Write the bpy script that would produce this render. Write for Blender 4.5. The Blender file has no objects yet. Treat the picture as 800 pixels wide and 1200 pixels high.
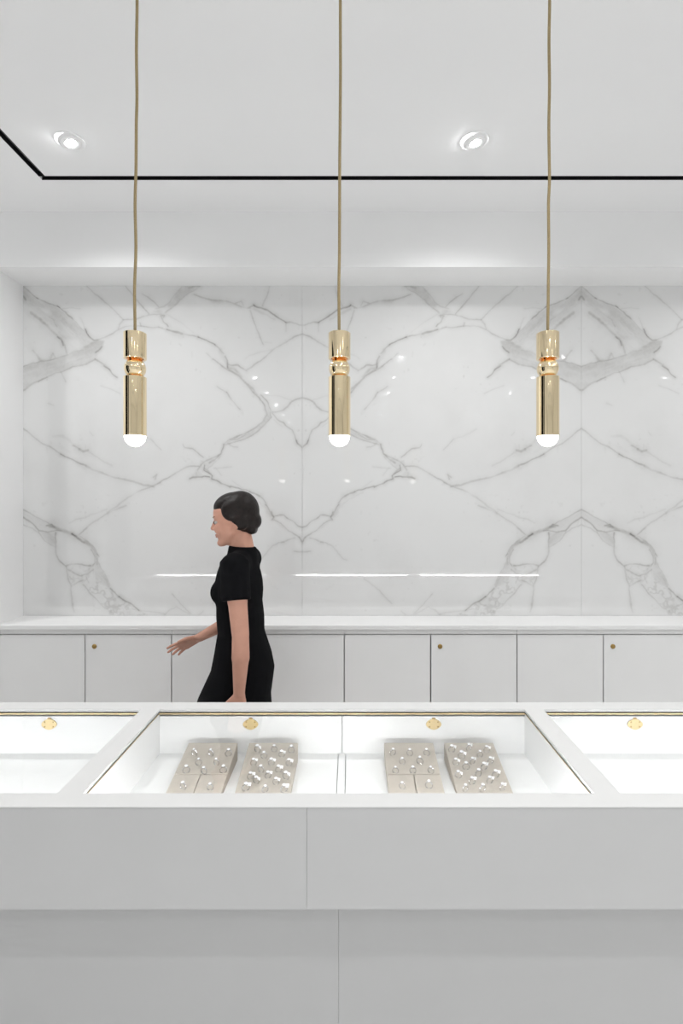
import bpy, bmesh, math, random
import numpy as np
from mathutils import Vector, Matrix, Euler

# ------------------------------------------------------------------ scene, camera, world, exposure
sc = bpy.context.scene
C = sc.collection
EYE = 1.62                      # camera height (m)
F = 623.0                       # focal length in pixels of the 800x1200 frame
VX, VY = 411.0, 586.0           # vanishing point in that frame

cam_d = bpy.data.cameras.new('camera')
cam_d.sensor_fit = 'AUTO'
cam_d.sensor_width = 36.0
cam_d.lens = F / 1200.0 * 36.0
cam_d.shift_x = (400 - VX) / 1200.0
cam_d.shift_y = (VY - 600) / 1200.0
cam_d.clip_start = 0.02
cam = bpy.data.objects.new('camera', cam_d)
C.objects.link(cam)
cam.location = (0, 0, EYE)
cam.rotation_euler = (math.pi / 2, 0, 0)
sc.camera = cam

world = bpy.data.worlds.new('world')
sc.world = world
world.use_nodes = True
bg = world.node_tree.nodes['Background']
bg.inputs[0].default_value = (0.95, 0.98, 1.0, 1)
bg.inputs[1].default_value = 0.55

sc.view_settings.view_transform = 'Standard'
sc.view_settings.look = 'None'
sc.view_settings.gamma = 1.0
sc.view_settings.use_curve_mapping = False
sc.view_settings.exposure = 0.45
DOWNLIGHT_POWER = 18.5
PENDANT_STRENGTH = 5.0
LED_STRENGTH = 60.0

sc.cycles.max_bounces = 14
sc.cycles.diffuse_bounces = 6
sc.cycles.glossy_bounces = 5
sc.cycles.transparent_max_bounces = 12
sc.cycles.caustics_reflective = False
sc.cycles.caustics_refractive = False
sc.cycles.sample_clamp_indirect = 6.0
sc.cycles.use_denoising = True

# ------------------------------------------------------------------ materials
def nt(name):
    m = bpy.data.materials.new(name)
    m.use_nodes = True
    t = m.node_tree
    return m, t, t.nodes['Principled BSDF']

def mat(name, col, rough=0.5, metal=0.0, noise=0.03, scale=6.0, bump=0.0, bscale=80.0, spec=0.5, coat=0.0, emit=None, estr=0.0):
    m, t, b = nt(name)
    b.inputs['Roughness'].default_value = rough
    b.inputs['Metallic'].default_value = metal
    b.inputs['Specular IOR Level'].default_value = spec
    b.inputs['Coat Weight'].default_value = coat
    tc = t.nodes.new('ShaderNodeTexCoord')
    n = t.nodes.new('ShaderNodeTexNoise')
    n.inputs['Scale'].default_value = scale
    n.inputs['Detail'].default_value = 4
    t.links.new(tc.outputs['Object'], n.inputs['Vector'])
    r = t.nodes.new('ShaderNodeValToRGB')
    r.color_ramp.elements[0].position = 0.25
    r.color_ramp.elements[1].position = 0.75
    r.color_ramp.elements[0].color = tuple(max(0, c * (1 - noise)) for c in col) + (1,)
    r.color_ramp.elements[1].color = tuple(min(1, c * (1 + noise)) for c in col) + (1,)
    t.links.new(n.outputs['Fac'], r.inputs['Fac'])
    t.links.new(r.outputs['Color'], b.inputs['Base Color'])
    if bump > 0:
        n2 = t.nodes.new('ShaderNodeTexNoise')
        n2.inputs['Scale'].default_value = bscale
        n2.inputs['Detail'].default_value = 3
        t.links.new(tc.outputs['Object'], n2.inputs['Vector'])
        bp = t.nodes.new('ShaderNodeBump')
        bp.inputs['Strength'].default_value = bump
        bp.inputs['Distance'].default_value = 0.002
        t.links.new(n2.outputs['Fac'], bp.inputs['Height'])
        t.links.new(bp.outputs['Normal'], b.inputs['Normal'])
    if emit:
        b.inputs['Emission Color'].default_value = tuple(emit) + (1,)
        b.inputs['Emission Strength'].default_value = estr
    return m

def glass_mat(name, tint=(1, 1, 1)):
    m = bpy.data.materials.new(name)
    m.use_nodes = True
    t = m.node_tree
    t.nodes.clear()
    out = t.nodes.new('ShaderNodeOutputMaterial')
    tr = t.nodes.new('ShaderNodeBsdfTransparent')
    tr.inputs[0].default_value = tuple(tint) + (1,)
    gl = t.nodes.new('ShaderNodeBsdfGlossy')
    gl.inputs['Roughness'].default_value = 0.0
    lw = t.nodes.new('ShaderNodeLayerWeight')      # Schlick reflectance, the same from both faces
    lw.inputs[0].default_value = 0.5
    pw = t.nodes.new('ShaderNodeMath')
    pw.operation = 'POWER'
    pw.inputs[1].default_value = 5.0
    t.links.new(lw.outputs['Facing'], pw.inputs[0])
    fr = t.nodes.new('ShaderNodeMath')
    fr.operation = 'MULTIPLY_ADD'
    fr.inputs[1].default_value = 0.5
    fr.inputs[2].default_value = 0.02
    t.links.new(pw.outputs[0], fr.inputs[0])
    mx = t.nodes.new('ShaderNodeMixShader')
    t.links.new(fr.outputs[0], mx.inputs[0])
    t.links.new(tr.outputs[0], mx.inputs[1])
    t.links.new(gl.outputs[0], mx.inputs[2])
    t.links.new(mx.outputs[0], out.inputs[0])
    return m

M = {}
M['paint'] = mat('white_paint', (0.90, 0.90, 0.90), 0.65, noise=0.01, scale=3)
M['ceiling'] = mat('ceiling_paint', (0.90, 0.90, 0.902), 0.7, noise=0.008, scale=2)
M['floor'] = mat('pale_floor', (0.85, 0.847, 0.84), 0.3, noise=0.05, scale=4)
M['counter'] = mat('white_solid_surface', (0.775, 0.775, 0.767), 0.4, noise=0.015, scale=8)
M['worktop'] = mat('white_worktop', (0.91, 0.91, 0.905), 0.4, noise=0.01, scale=8)
M['front'] = mat('grey_white_lacquer', (0.585, 0.585, 0.585), 0.45, noise=0.012, scale=5)
M['inner'] = mat('bright_white_lining', (0.87, 0.87, 0.87), 0.5, noise=0.006, scale=5)
M['cabinet'] = mat('pale_grey_lacquer', (0.90, 0.90, 0.895), 0.4, noise=0.012, scale=5)
M['gap'] = mat('dark_gap', (0.10, 0.10, 0.10), 0.8, noise=0.05)
M['brass'] = mat('polished_brass', (0.96, 0.80, 0.53), 0.04, 1.0, noise=0.01)
M['copper'] = mat('copper_neck', (0.90, 0.40, 0.14), 0.10, 1.0, noise=0.01)
M['satin_brass'] = mat('satin_brass', (0.78, 0.62, 0.34), 0.35, 1.0, noise=0.05, scale=120)
M['screw'] = mat('dark_brass_screw', (0.42, 0.28, 0.10), 0.4, 1.0)
M['cord'] = mat('khaki_fabric_cord', (0.41, 0.315, 0.165), 0.8, noise=0.15, scale=300)
M['black'] = mat('black_metal', (0.012, 0.012, 0.013), 0.35, noise=0.1)
M['blackrail'] = mat('black_rail', (0.05, 0.05, 0.052), 0.3, noise=0.1)
M['bulb'] = mat('frosted_bulb', (0.95, 0.95, 0.93), 0.4, emit=(1.0, 0.96, 0.90), estr=PENDANT_STRENGTH)
M['lamp'] = mat('lamp_lens', (0.95, 0.95, 0.95), 0.3, emit=(1, 1, 1), estr=60.0)
M['led'] = mat('led_strip', (0.95, 0.95, 0.95), 0.3, emit=(1, 1, 1), estr=LED_STRENGTH)
M['suede'] = mat('beige_suede', (0.47, 0.425, 0.37), 0.9, noise=0.07, scale=60, bump=0.4, bscale=700)
M['silver'] = mat('silver', (0.62, 0.62, 0.63), 0.18, 1.0, noise=0.02)
M['tag'] = mat('white_tag', (0.92, 0.92, 0.92), 0.5, noise=0.01)
M['skin'] = mat('skin', (0.62, 0.325, 0.235), 0.5, noise=0.06, scale=25)
M['lips'] = mat('lip', (0.50, 0.18, 0.15), 0.4)
M['dress'] = mat('black_cloth', (0.006, 0.006, 0.007), 0.95, noise=0.1, scale=40, bump=0.3, bscale=60, spec=0.08)
M['hair'] = mat('dark_brown_hair', (0.012, 0.008, 0.007), 0.45, noise=0.4, scale=60, bump=0.8, bscale=90, spec=0.25)
M['shoe'] = mat('black_leather', (0.012, 0.012, 0.012), 0.3)
M['eye'] = mat('eye_white', (0.5, 0.47, 0.45), 0.15)
M['iris'] = mat('dark_iris', (0.03, 0.02, 0.015), 0.1)
M['glass'] = glass_mat('clear_glass', (0.985, 0.99, 0.988))
M['dark_door'] = mat('black_door', (0.008, 0.008, 0.009), 0.7, spec=0.15)
def gem_mat():
    m, t, b = nt('clear_gem')
    b.inputs['Base Color'].default_value = (0.97, 0.97, 1.0, 1)
    b.inputs['Roughness'].default_value = 0.02
    b.inputs['Metallic'].default_value = 0.0
    b.inputs['IOR'].default_value = 2.0
    n = t.nodes.new('ShaderNodeTexVoronoi')
    n.inputs['Scale'].default_value = 260
    tc = t.nodes.new('ShaderNodeTexCoord')
    t.links.new(tc.outputs['Object'], n.inputs['Vector'])
    mr = t.nodes.new('ShaderNodeMapRange')
    mr.inputs['To Min'].default_value = 0.0
    mr.inputs['To Max'].default_value = 0.2
    t.links.new(n.outputs['Distance'], mr.inputs['Value'])
    t.links.new(mr.outputs['Result'], b.inputs['Roughness'])
    return m
M['gem'] = gem_mat()

def marble_mat():
    m, t, b = nt('book_matched_marble')
    at = t.nodes.new('ShaderNodeAttribute')
    at.attribute_type = 'GEOMETRY'
    at.attribute_name = 'vein'
    tc = t.nodes.new('ShaderNodeTexCoord')
    n = t.nodes.new('ShaderNodeTexNoise')
    n.inputs['Scale'].default_value = 55
    n.inputs['Detail'].default_value = 5
    t.links.new(tc.outputs['Object'], n.inputs['Vector'])
    mr = t.nodes.new('ShaderNodeMapRange')
    mr.inputs['From Min'].default_value = 0.3
    mr.inputs['From Max'].default_value = 0.7
    mr.inputs['To Min'].default_value = 0.86
    mr.inputs['To Max'].default_value = 1.14
    t.links.new(n.outputs['Fac'], mr.inputs['Value'])
    mul = t.nodes.new('ShaderNodeMath')
    mul.operation = 'MULTIPLY'
    mul.use_clamp = True
    t.links.new(at.outputs['Fac'], mul.inputs[0])
    t.links.new(mr.outputs['Result'], mul.inputs[1])
    ramp = t.nodes.new('ShaderNodeValToRGB')
    e = ramp.color_ramp.elements
    e[0].position = 0.0
    e[0].color = (0.785, 0.785, 0.781, 1)
    e[1].position = 1.0
    e[1].color = (0.13, 0.125, 0.115, 1)
    mid = e.new(0.35)
    mid.color = (0.555, 0.55, 0.54, 1)
    t.links.new(mul.outputs[0], ramp.inputs['Fac'])
    t.links.new(ramp.outputs['Color'], b.inputs['Base Color'])
    b.inputs['Roughness'].default_value = 0.03
    b.inputs['IOR'].default_value = 1.5
    return m
M['marble'] = marble_mat()

# ------------------------------------------------------------------ helpers
def tag(o, label=None, cat=None, group=None, kind=None):
    if label: o['label'] = label
    if cat: o['category'] = cat
    if group: o['group'] = group
    if kind: o['kind'] = kind
    return o

def empty(name, loc=(0, 0, 0)):
    o = bpy.data.objects.new(name, None)
    C.objects.link(o)
    o.location = loc
    o.empty_display_size = 0.05
    return o

class MB:
    """collects shapes; build() links them as ONE mesh object"""
    def __init__(self):
        self.bm = bmesh.new()
    def box(self, x0, x1, y0, y1, z0, z1):
        v = [self.bm.verts.new(p) for p in ((x0, y0, z0), (x1, y0, z0), (x1, y1, z0), (x0, y1, z0),
                                            (x0, y0, z1), (x1, y0, z1), (x1, y1, z1), (x0, y1, z1))]
        for f in ((3, 2, 1, 0), (4, 5, 6, 7), (0, 1, 5, 4), (1, 2, 6, 5), (2, 3, 7, 6), (3, 0, 4, 7)):
            self.bm.faces.new([v[i] for i in f])
        return self
    def prism(self, pts, axis_from, axis_to, plane='xz'):
        """extrude a closed outline; plane 'xz' extrudes along y, 'yz' along x, 'xy' along z"""
        def P(a, b, c):
            return {'xz': (a, c, b), 'yz': (c, a, b), 'xy': (a, b, c)}[plane]
        lo = [self.bm.verts.new(P(a, b, axis_from)) for a, b in pts]
        hi = [self.bm.verts.new(P(a, b, axis_to)) for a, b in pts]
        n = len(pts)
        self.bm.faces.new(lo)
        self.bm.faces.new(hi[::-1])
        for i in range(n):
            self.bm.faces.new((lo[i], hi[i], hi[(i + 1) % n], lo[(i + 1) % n]))
        return self
    def lathe(self, prof, segs=48, center=(0, 0, 0), axis='z'):
        cx, cy, cz = center
        rings = []
        for r, z in prof:
            if r < 1e-6:
                p = (0, 0, z)
                rings.append([self.bm.verts.new(self._ax(p, axis, center))])
            else:
                rings.append([self.bm.verts.new(self._ax((r * math.cos(2 * math.pi * k / segs), r * math.sin(2 * math.pi * k / segs), z), axis, center)) for k in range(segs)])
        for a, b in zip(rings, rings[1:]):
            if len(a) == 1 and len(b) == 1: continue
            for k in range(segs):
                k2 = (k + 1) % segs
                if len(a) == 1: self.bm.faces.new((a[0], b[k], b[k2]))
                elif len(b) == 1: self.bm.faces.new((a[k2], a[k], b[0]))
                else: self.bm.faces.new((a[k], b[k], b[k2], a[k2]))
        return self
    @staticmethod
    def _ax(p, axis, c):
        x, y, z = p
        if axis == 'y': x, y, z = x, -z, y
        return (x + c[0], y + c[1], z + c[2])
    def tube(self, pts, rad, segs=10):
        pts = [Vector(p) for p in pts]
        rings = []
        for i, p in enumerate(pts):
            d = (pts[min(i + 1, len(pts) - 1)] - pts[max(i - 1, 0)]).normalized()
            u = d.cross(Vector((0, 1, 0)))
            if u.length < 1e-3: u = d.cross(Vector((1, 0, 0)))
            u.normalize()
            w = d.cross(u)
            rings.append([self.bm.verts.new(p + rad * (math.cos(2 * math.pi * k / segs) * u + math.sin(2 * math.pi * k / segs) * w)) for k in range(segs)])
        for a, b in zip(rings, rings[1:]):
            for k in range(segs):
                k2 = (k + 1) % segs
                self.bm.faces.new((a[k], a[k2], b[k2], b[k]))
        self.bm.faces.new(rings[0][::-1])
        self.bm.faces.new(rings[-1])
        return self
    # closed blobs for the figure
    def capsule(self, p0, r0, p1, r1, segs=16, flat=None):
        p0, p1 = Vector(p0), Vector(p1)
        d = p1 - p0
        L = d.length
        q = Vector((0, 0, 1)).rotation_difference(d.normalized()) if L > 1e-6 else Euler((0, 0, 0)).to_quaternion()
        prof = []
        for k in range(6):
            a = -math.pi / 2 + (math.pi / 2) * k / 6
            prof.append((r0 * math.cos(a), r0 * math.sin(a)))
        for k in range(7):
            a = (math.pi / 2) * k / 6
            prof.append((r1 * math.cos(a), L + r1 * math.sin(a)))
        n0 = len(self.bm.verts)
        self.lathe(prof, segs)
        self.bm.verts.ensure_lookup_table()
        for v in self.bm.verts[n0:]:
            v.co = p0 + q @ v.co
        return self
    def ell(self, c, r, rot=(0, 0, 0), segs=24):
        n0 = len(self.bm.verts)
        prof = [(math.cos(a), math.sin(a)) for a in (-math.pi / 2 + math.pi * k / 14 for k in range(15))]
        self.lathe(prof, segs)
        self.bm.verts.ensure_lookup_table()
        R = Euler(rot).to_matrix()
        for v in self.bm.verts[n0:]:
            v.co = Vector(c) + R @ Vector((v.co.x * r[0], v.co.y * r[1], v.co.z * r[2]))
        return self
    def loft(self, rings, segs=28):
        """rings: (cx, cy, z, rx, ry)"""
        R = []
        for cx, cy, z, rx, ry in rings:
            R.append([self.bm.verts.new((cx + rx * math.cos(2 * math.pi * k / segs), cy + ry * math.sin(2 * math.pi * k / segs), z)) for k in range(segs)])
        for a, b in zip(R, R[1:]):
            for k in range(segs):
                k2 = (k + 1) % segs
                self.bm.faces.new((a[k], a[k2], b[k2], b[k]))
        self.bm.faces.new(R[0][::-1])
        self.bm.faces.new(R[-1])
        return self
    def frustum(self, p0, r0, p1, r1, segs=20):
        p0, p1 = Vector(p0), Vector(p1)
        d = p1 - p0
        q = Vector((0, 0, 1)).rotation_difference(d.normalized())
        n0 = len(self.bm.verts)
        self.lathe([(0, 0), (r0, 0), (r1, d.length), (0, d.length)], segs)
        self.bm.verts.ensure_lookup_table()
        for v in self.bm.verts[n0:]:
            v.co = p0 + q @ v.co
        return self
    def xform(self, mtx, start=0):
        self.bm.verts.ensure_lookup_table()
        for v in self.bm.verts[start:]:
            v.co = mtx @ v.co
        return self
    def build(self, name, m, parent=None, bevel=0.0, smooth=False, segs=2):
        bm = self.bm
        bmesh.ops.recalc_face_normals(bm, faces=bm.faces)
        if bevel > 0:
            es = [e for e in bm.edges if len(e.link_faces) == 2 and e.calc_face_angle(0) > 0.5]
            bmesh.ops.bevel(bm, geom=es, offset=bevel, segments=segs, affect='EDGES', profile=0.5)
        me = bpy.data.meshes.new(name)
        bm.to_mesh(me)
        bm.free()
        me.materials.append(m)
        if smooth:
            me.shade_smooth()
            try: me.set_sharp_from_angle(angle=math.radians(40))
            except Exception: pass
        o = bpy.data.objects.new(name, me)
        C.objects.link(o)
        o.parent = parent
        return o

def box(name, m, parent, *b, bevel=0.0):
    return MB().box(*b).build(name, m, parent, bevel)

def copy_tree(o, parent=None):
    c = o.copy()
    C.objects.link(c)
    c.parent = parent
    for ch in list(o.children):
        copy_tree(ch, c)
    return c

def remesh(mb, name, m, parent, voxel=0.005, smooth_it=6, fac=0.5):
    """melt overlapping closed blobs into one continuous surface"""
    bmesh.ops.recalc_face_normals(mb.bm, faces=mb.bm.faces)
    me = bpy.data.meshes.new(name)
    mb.bm.to_mesh(me)
    mb.bm.free()
    o = bpy.data.objects.new(name, me)
    C.objects.link(o)
    r = o.modifiers.new('r', 'REMESH')
    r.mode = 'VOXEL'
    r.voxel_size = voxel
    s = o.modifiers.new('s', 'SMOOTH')
    s.factor = fac
    s.iterations = smooth_it
    dg = bpy.context.evaluated_depsgraph_get()
    new = bpy.data.meshes.new_from_object(o.evaluated_get(dg))
    o.modifiers.clear()
    o.data = new
    bpy.data.meshes.remove(me)
    new.name = name
    new.materials.clear()
    new.materials.append(m)
    new.shade_smooth()
    o.parent = parent
    return o

# ------------------------------------------------------------------ the setting
D = 3.11                         # marble wall
SLAB = 1.6324
XL = (27 - VX) / F * D           # left edge of the niche
XR = XL + 3 * SLAB
ZB = EYE + 251 * D / F           # underside of bulkhead
DB = (ZB - EYE) * F / 273        # bulkhead face
ZC = EYE + 338 * DB / F          # ceiling
ZK = EYE - 135.5 * D / F         # back counter top
ROOM = dict(x0=-3.1, x1=5.2, y0=-6.2)

def struct(o, label):
    return tag(o, label, None, None, 'structure')

struct(box('floor', M['floor'], None, ROOM['x0'] - .1, ROOM['x1'] + .1, ROOM['y0'] - .1, D + 0.2, -0.1, 0.0), 'pale grey floor of the jewellery shop')

# ceiling with a rectangular slot for the black track
TW = 0.0155
TY1 = (ZC - EYE) * F / (VY - 208.5)                # track back run
TX0 = (51 - VX) / F * TY1
TX1, TY0 = 3.9, -5.2
m = MB()
z0, z1 = ZC, ZC + 0.03
m.box(TX0 + TW, TX1 - TW, TY0 + TW, TY1 - TW, z0, z1)
m.box(ROOM['x0'], TX0 - TW, ROOM['y0'], DB + .02, z0, z1)
m.box(TX1 + TW, ROOM['x1'], ROOM['y0'], DB + .02, z0, z1)
m.box(TX0 - TW, TX1 + TW, TY1 + TW, DB + .02, z0, z1)
m.box(TX0 - TW, TX1 + TW, ROOM['y0'], TY0 - TW, z0, z1)
m.box(ROOM['x0'], ROOM['x1'], ROOM['y0'], D + .2, z1 + .03, z1 + .13)
struct(m.build('ceiling', M['ceiling']), 'smooth white ceiling with a thin black slot')

wall_back = struct(box('wall_back', M['paint'], None, XL - .05, XR + .05, D + 0.02, D + 0.2, 0, ZC), 'back wall clad in polished white marble slabs')
# niche returns and the wall that carries on to both sides
struct(box('wall_left', M['paint'], None, ROOM['x0'], XL, DB, D + .2, 0, ZC), 'white return wall left of the marble')
struct(box('wall_right', M['paint'], None, XR, ROOM['x1'], DB, D + .2, 0, ZC), 'white return wall right of the marble')
struct(box('trim_1', M['paint'], None, XL, XR, DB, D + .02, ZB, ZC), 'white bulkhead dropped above the marble wall')
# side walls
dy0, dy1, dz = -1.30, 1.10, 3.0
m = MB()
m.box(ROOM['x0'] - .1, ROOM['x0'], ROOM['y0'], dy0, 0, ZC)
m.box(ROOM['x0'] - .1, ROOM['x0'], dy1, DB, 0, ZC)
m.box(ROOM['x0'] - .1, ROOM['x0'], dy0, dy1, dz, ZC)
struct(m.build('wall_side', M['paint']), 'white side wall with a tall dark door')
struct(box('door_1', M['dark_door'], None, ROOM['x0'] - .08, ROOM['x0'] - .03, -.30, dy1, 0, dz, bevel=.003), 'tall black door in the side wall')
struct(box('trim_2', M['paint'], None, ROOM['x0'] - .1, ROOM['x0'], -.52, -.30, 0, dz), 'white post between the two tall black doors')
struct(box('door_2', M['dark_door'], None, ROOM['x0'] - .08, ROOM['x0'] - .03, dy0, -.52, 0, dz, bevel=.003), 'second tall black door in the side wall')
struct(box('wall_far_right', M['paint'], None, ROOM['x1'], ROOM['x1'] + .1, ROOM['y0'], DB, 0, ZC), 'white side wall right of the shop')
# shop front behind the camera: a wide glazed opening that lets daylight in
wx0, wx1, wz1 = -2.9, 3.2, 2.7
m = MB()
yy = ROOM['y0']
m.box(ROOM['x0'], wx0, yy - .1, yy, 0, ZC)
m.box(wx1, ROOM['x1'], yy - .1, yy, 0, ZC)
m.box(wx0, wx1, yy - .1, yy, wz1, ZC)
struct(m.build('wall_front', M['paint']), 'white wall around the shop window')
win = struct(MB().box(wx0, wx1, yy - .09, yy - .01, 0, .06).box(wx0, wx1, yy - .09, yy - .01, wz1 - .05, wz1)
             .box(wx0, wx0 + .05, yy - .09, yy - .01, 0, wz1).box(wx1 - .05, wx1, yy - .09, yy - .01, 0, wz1)
             .box(-.36, -.31, yy - .09, yy - .01, 0, wz1).box(1.93, 1.98, yy - .09, yy - .01, 0, wz1).build('window_1', M['paint']),
             'wide shop window in a slim white frame')
for a, b in ((wx0 + .05, -.36), (-.31, 1.93), (1.98, wx1 - .05)):
    box('pane', M['glass'], win, a, b, yy - .055, yy - .045, .06, wz1 - .05)

# ------------------------------------------------------------------ book-matched marble slabs
def vnoise(x, y, seed):
    rs = np.random.RandomState(seed)
    T = rs.rand(64, 64)
    xi = np.floor(x).astype(int)
    yi = np.floor(y).astype(int)
    fx, fy = x - xi, y - yi
    fx = fx * fx * (3 - 2 * fx)
    fy = fy * fy * (3 - 2 * fy)
    g = lambda i, j: T[i % 64, j % 64]
    return (g(xi, yi) * (1 - fx) * (1 - fy) + g(xi + 1, yi) * fx * (1 - fy) + g(xi, yi + 1) * (1 - fx) * fy + g(xi + 1, yi + 1) * fx * fy)
def fbm(x, y, sc_, seed, octv=4):
    v = 0
    a = 0.5
    tot = 0
    for k in range(octv):
        v = v + a * vnoise(x / sc_ + 13.1 * k, y / sc_ + 7.7 * k, seed + k)
        tot += a
        a *= 0.5
        sc_ *= 0.5
    return v / tot - 0.5

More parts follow.
